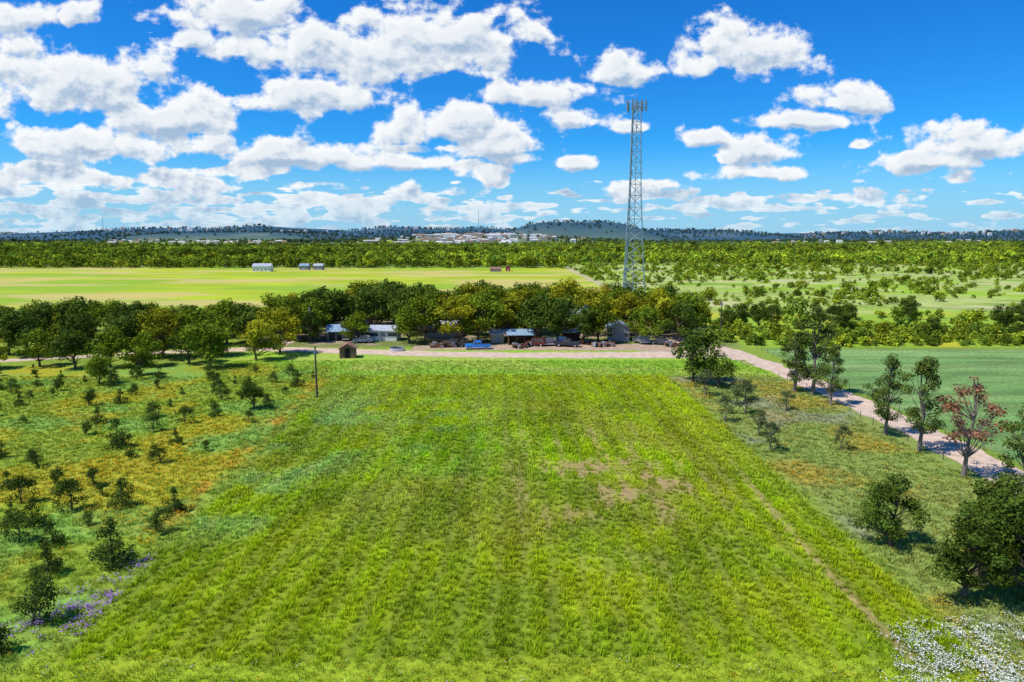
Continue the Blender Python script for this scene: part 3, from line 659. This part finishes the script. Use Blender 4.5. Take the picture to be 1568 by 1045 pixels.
# cumulus: (azimuth tangent, elevation tangent, half width, half height)
ell=[(-.20,.268,.23,.062),(-.10,.290,.14,.05),(-.38,.315,.13,.035),(.335,.262,.115,.044),(.28,.275,.06,.03),(-.29,.200,.145,.034),(-.62,.225,.18,.065),(-.48,.175,.14,.045),(-.07,.160,.14,.042),(-.03,.135,.12,.034),(.15,.240,.06,.030),(.04,.203,.10,.025),(.08,.172,.06,.022),
(.46,.194,.09,.022),(.39,.172,.10,.022),(.28,.145,.06,.018),(.36,.130,.085,.026),(.66,.142,.13,.036),(.58,.113,.11,.02),(-.60,.14,.16,.034),(-.45,.135,.10,.024),(-.31,.123,.12,.026),(-.66,.31,.10,.026),(-.445,.278,.038,.016),(.495,.135,.024,.011),(.17,.158,.027,.010),(.01,.118,.06,.016),(.09,.110,.04,.014),(.36,.095,.09,.014),(-.16,.112,.12,.018)]
def density(u,w_,S):
    def cmb(a,b_,c):
        n=N('ShaderNodeCombineXYZ')
        for i,v in enumerate((a,b_,c)):Lk(v,n.inputs[i])
        return n.outputs[0]
    UUU=cmb(u,u,u);WWW=cmb(w_,w_,w_);best=None
    for i in range(0,len(ell),3):
        g=ell[i:i+3];kx=[1/e[2] for e in g];ky=[1/(e[3]*1.15) for e in g]
        qx=V1('MULTIPLY_ADD',UUU,tuple(kx),tuple(-e[0]*k for e,k in zip(g,kx)))
        qy=V1('MULTIPLY_ADD',WWW,tuple(ky),tuple(-(e[1]-e[3]*.25)*k for e,k in zip(g,ky)))
        qy=V1('MAXIMUM',qy,V1('MULTIPLY',qy,(-1.7,-1.7,-1.7)))
        l=V1('MULTIPLY_ADD',qx,qx,V1('MULTIPLY',qy,qy))
        best=l if best is None else V1('MINIMUM',best,l)
    s=N('ShaderNodeSeparateXYZ');Lk(best,s.inputs[0])
    l=M1('SQRT',M1('MINIMUM',M1('MINIMUM',s.outputs[0],s.outputs[1]),s.outputs[2]))
    E=M1('MAXIMUM',M1('SUBTRACT',1.0,l),-1.2)
    m=M1('MAXIMUM',E,S)
    cu=N('ShaderNodeCombineXYZ');Lk(u,cu.inputs[0]);Lk(M1('MULTIPLY',w_,1.35),cu.inputs[1])
    f1=NZ(cu.outputs[0],15,5,.57)
    return M1('ADD',m,M1('MULTIPLY_ADD',f1,2.6,-.52*2.6))
cu=N('ShaderNodeCombineXYZ');Lk(U_,cu.inputs[0]);Lk(W_,cu.inputs[1]);UV=cu.outputs[0]
s1=NZ(V1('MULTIPLY',UV,(7.5,27,0)),1,2,.5);s2=NZ(V1('MULTIPLY_ADD',UV,(17,85,0),(3.1,.7,0)),1,2,.5)
left=SM(U_,.35,-.35,-.05,.10)
c1=M1('ADD',SM(W_,.20,.09,-.35,0),left);c1=M1('ADD',c1,SM(W_,.05,.02,0,-.2))
c2=M1('ADD',SM(W_,.095,.055,-.35,0.03),left)
SS=M1('MAXIMUM',M1('MULTIPLY_ADD',M1('ADD',s1,c1),5.0,-2.75),M1('MULTIPLY_ADD',M1('ADD',s2,c2),5.0,-2.6))
d0=density(U_,W_,SS);d1=density(M1('ADD',U_,-.005),M1('ADD',W_,.0105),SS)
al=SM(d0,-.05,.38)
g=M1('SUBTRACT',d0,d1)
shade=M1('ADD',SM(g,-.60,.34,0,1),SM(d0,.95,.0,-.20,.20))
shade=M1('MINIMUM',M1('MAXIMUM',shade,0.0),1.0)
cc=MixC(shade,(3.5,4.7,6.3),(8.7,8.9,9.0))
hs=N('ShaderNodeHueSaturation');hs.inputs['Saturation'].default_value=1.35;Lk(sky.outputs[0],hs.inputs['Color'])
skyc=V1('MULTIPLY',hs.outputs[0],(.22,.92,1.42))
res=MixC(SM(dz,.14,.0,0,.85),skyc,(3.3,5.7,8.0))
res=MixC(M1('MULTIPLY',al,SM(dz,.0,.08,.5,.98)),res,cc)
Lk(res,bg.inputs['Color'])
w.cycles.sampling_method='NONE'

# ------------------------------------------------------------ camera
cam=bpy.data.cameras.new('camera');cam.sensor_width=36;cam.lens=24;cam.clip_end=60000;cam.clip_start=.5
co=bpy.data.objects.new('camera',cam);co.location=(0,0,24);co.rotation_euler=(math.radians(90-8.5),0,0);COL.objects.link(co);scene.camera=co
scene.view_settings.view_transform='Standard';scene.view_settings.look='None';scene.view_settings.exposure=0
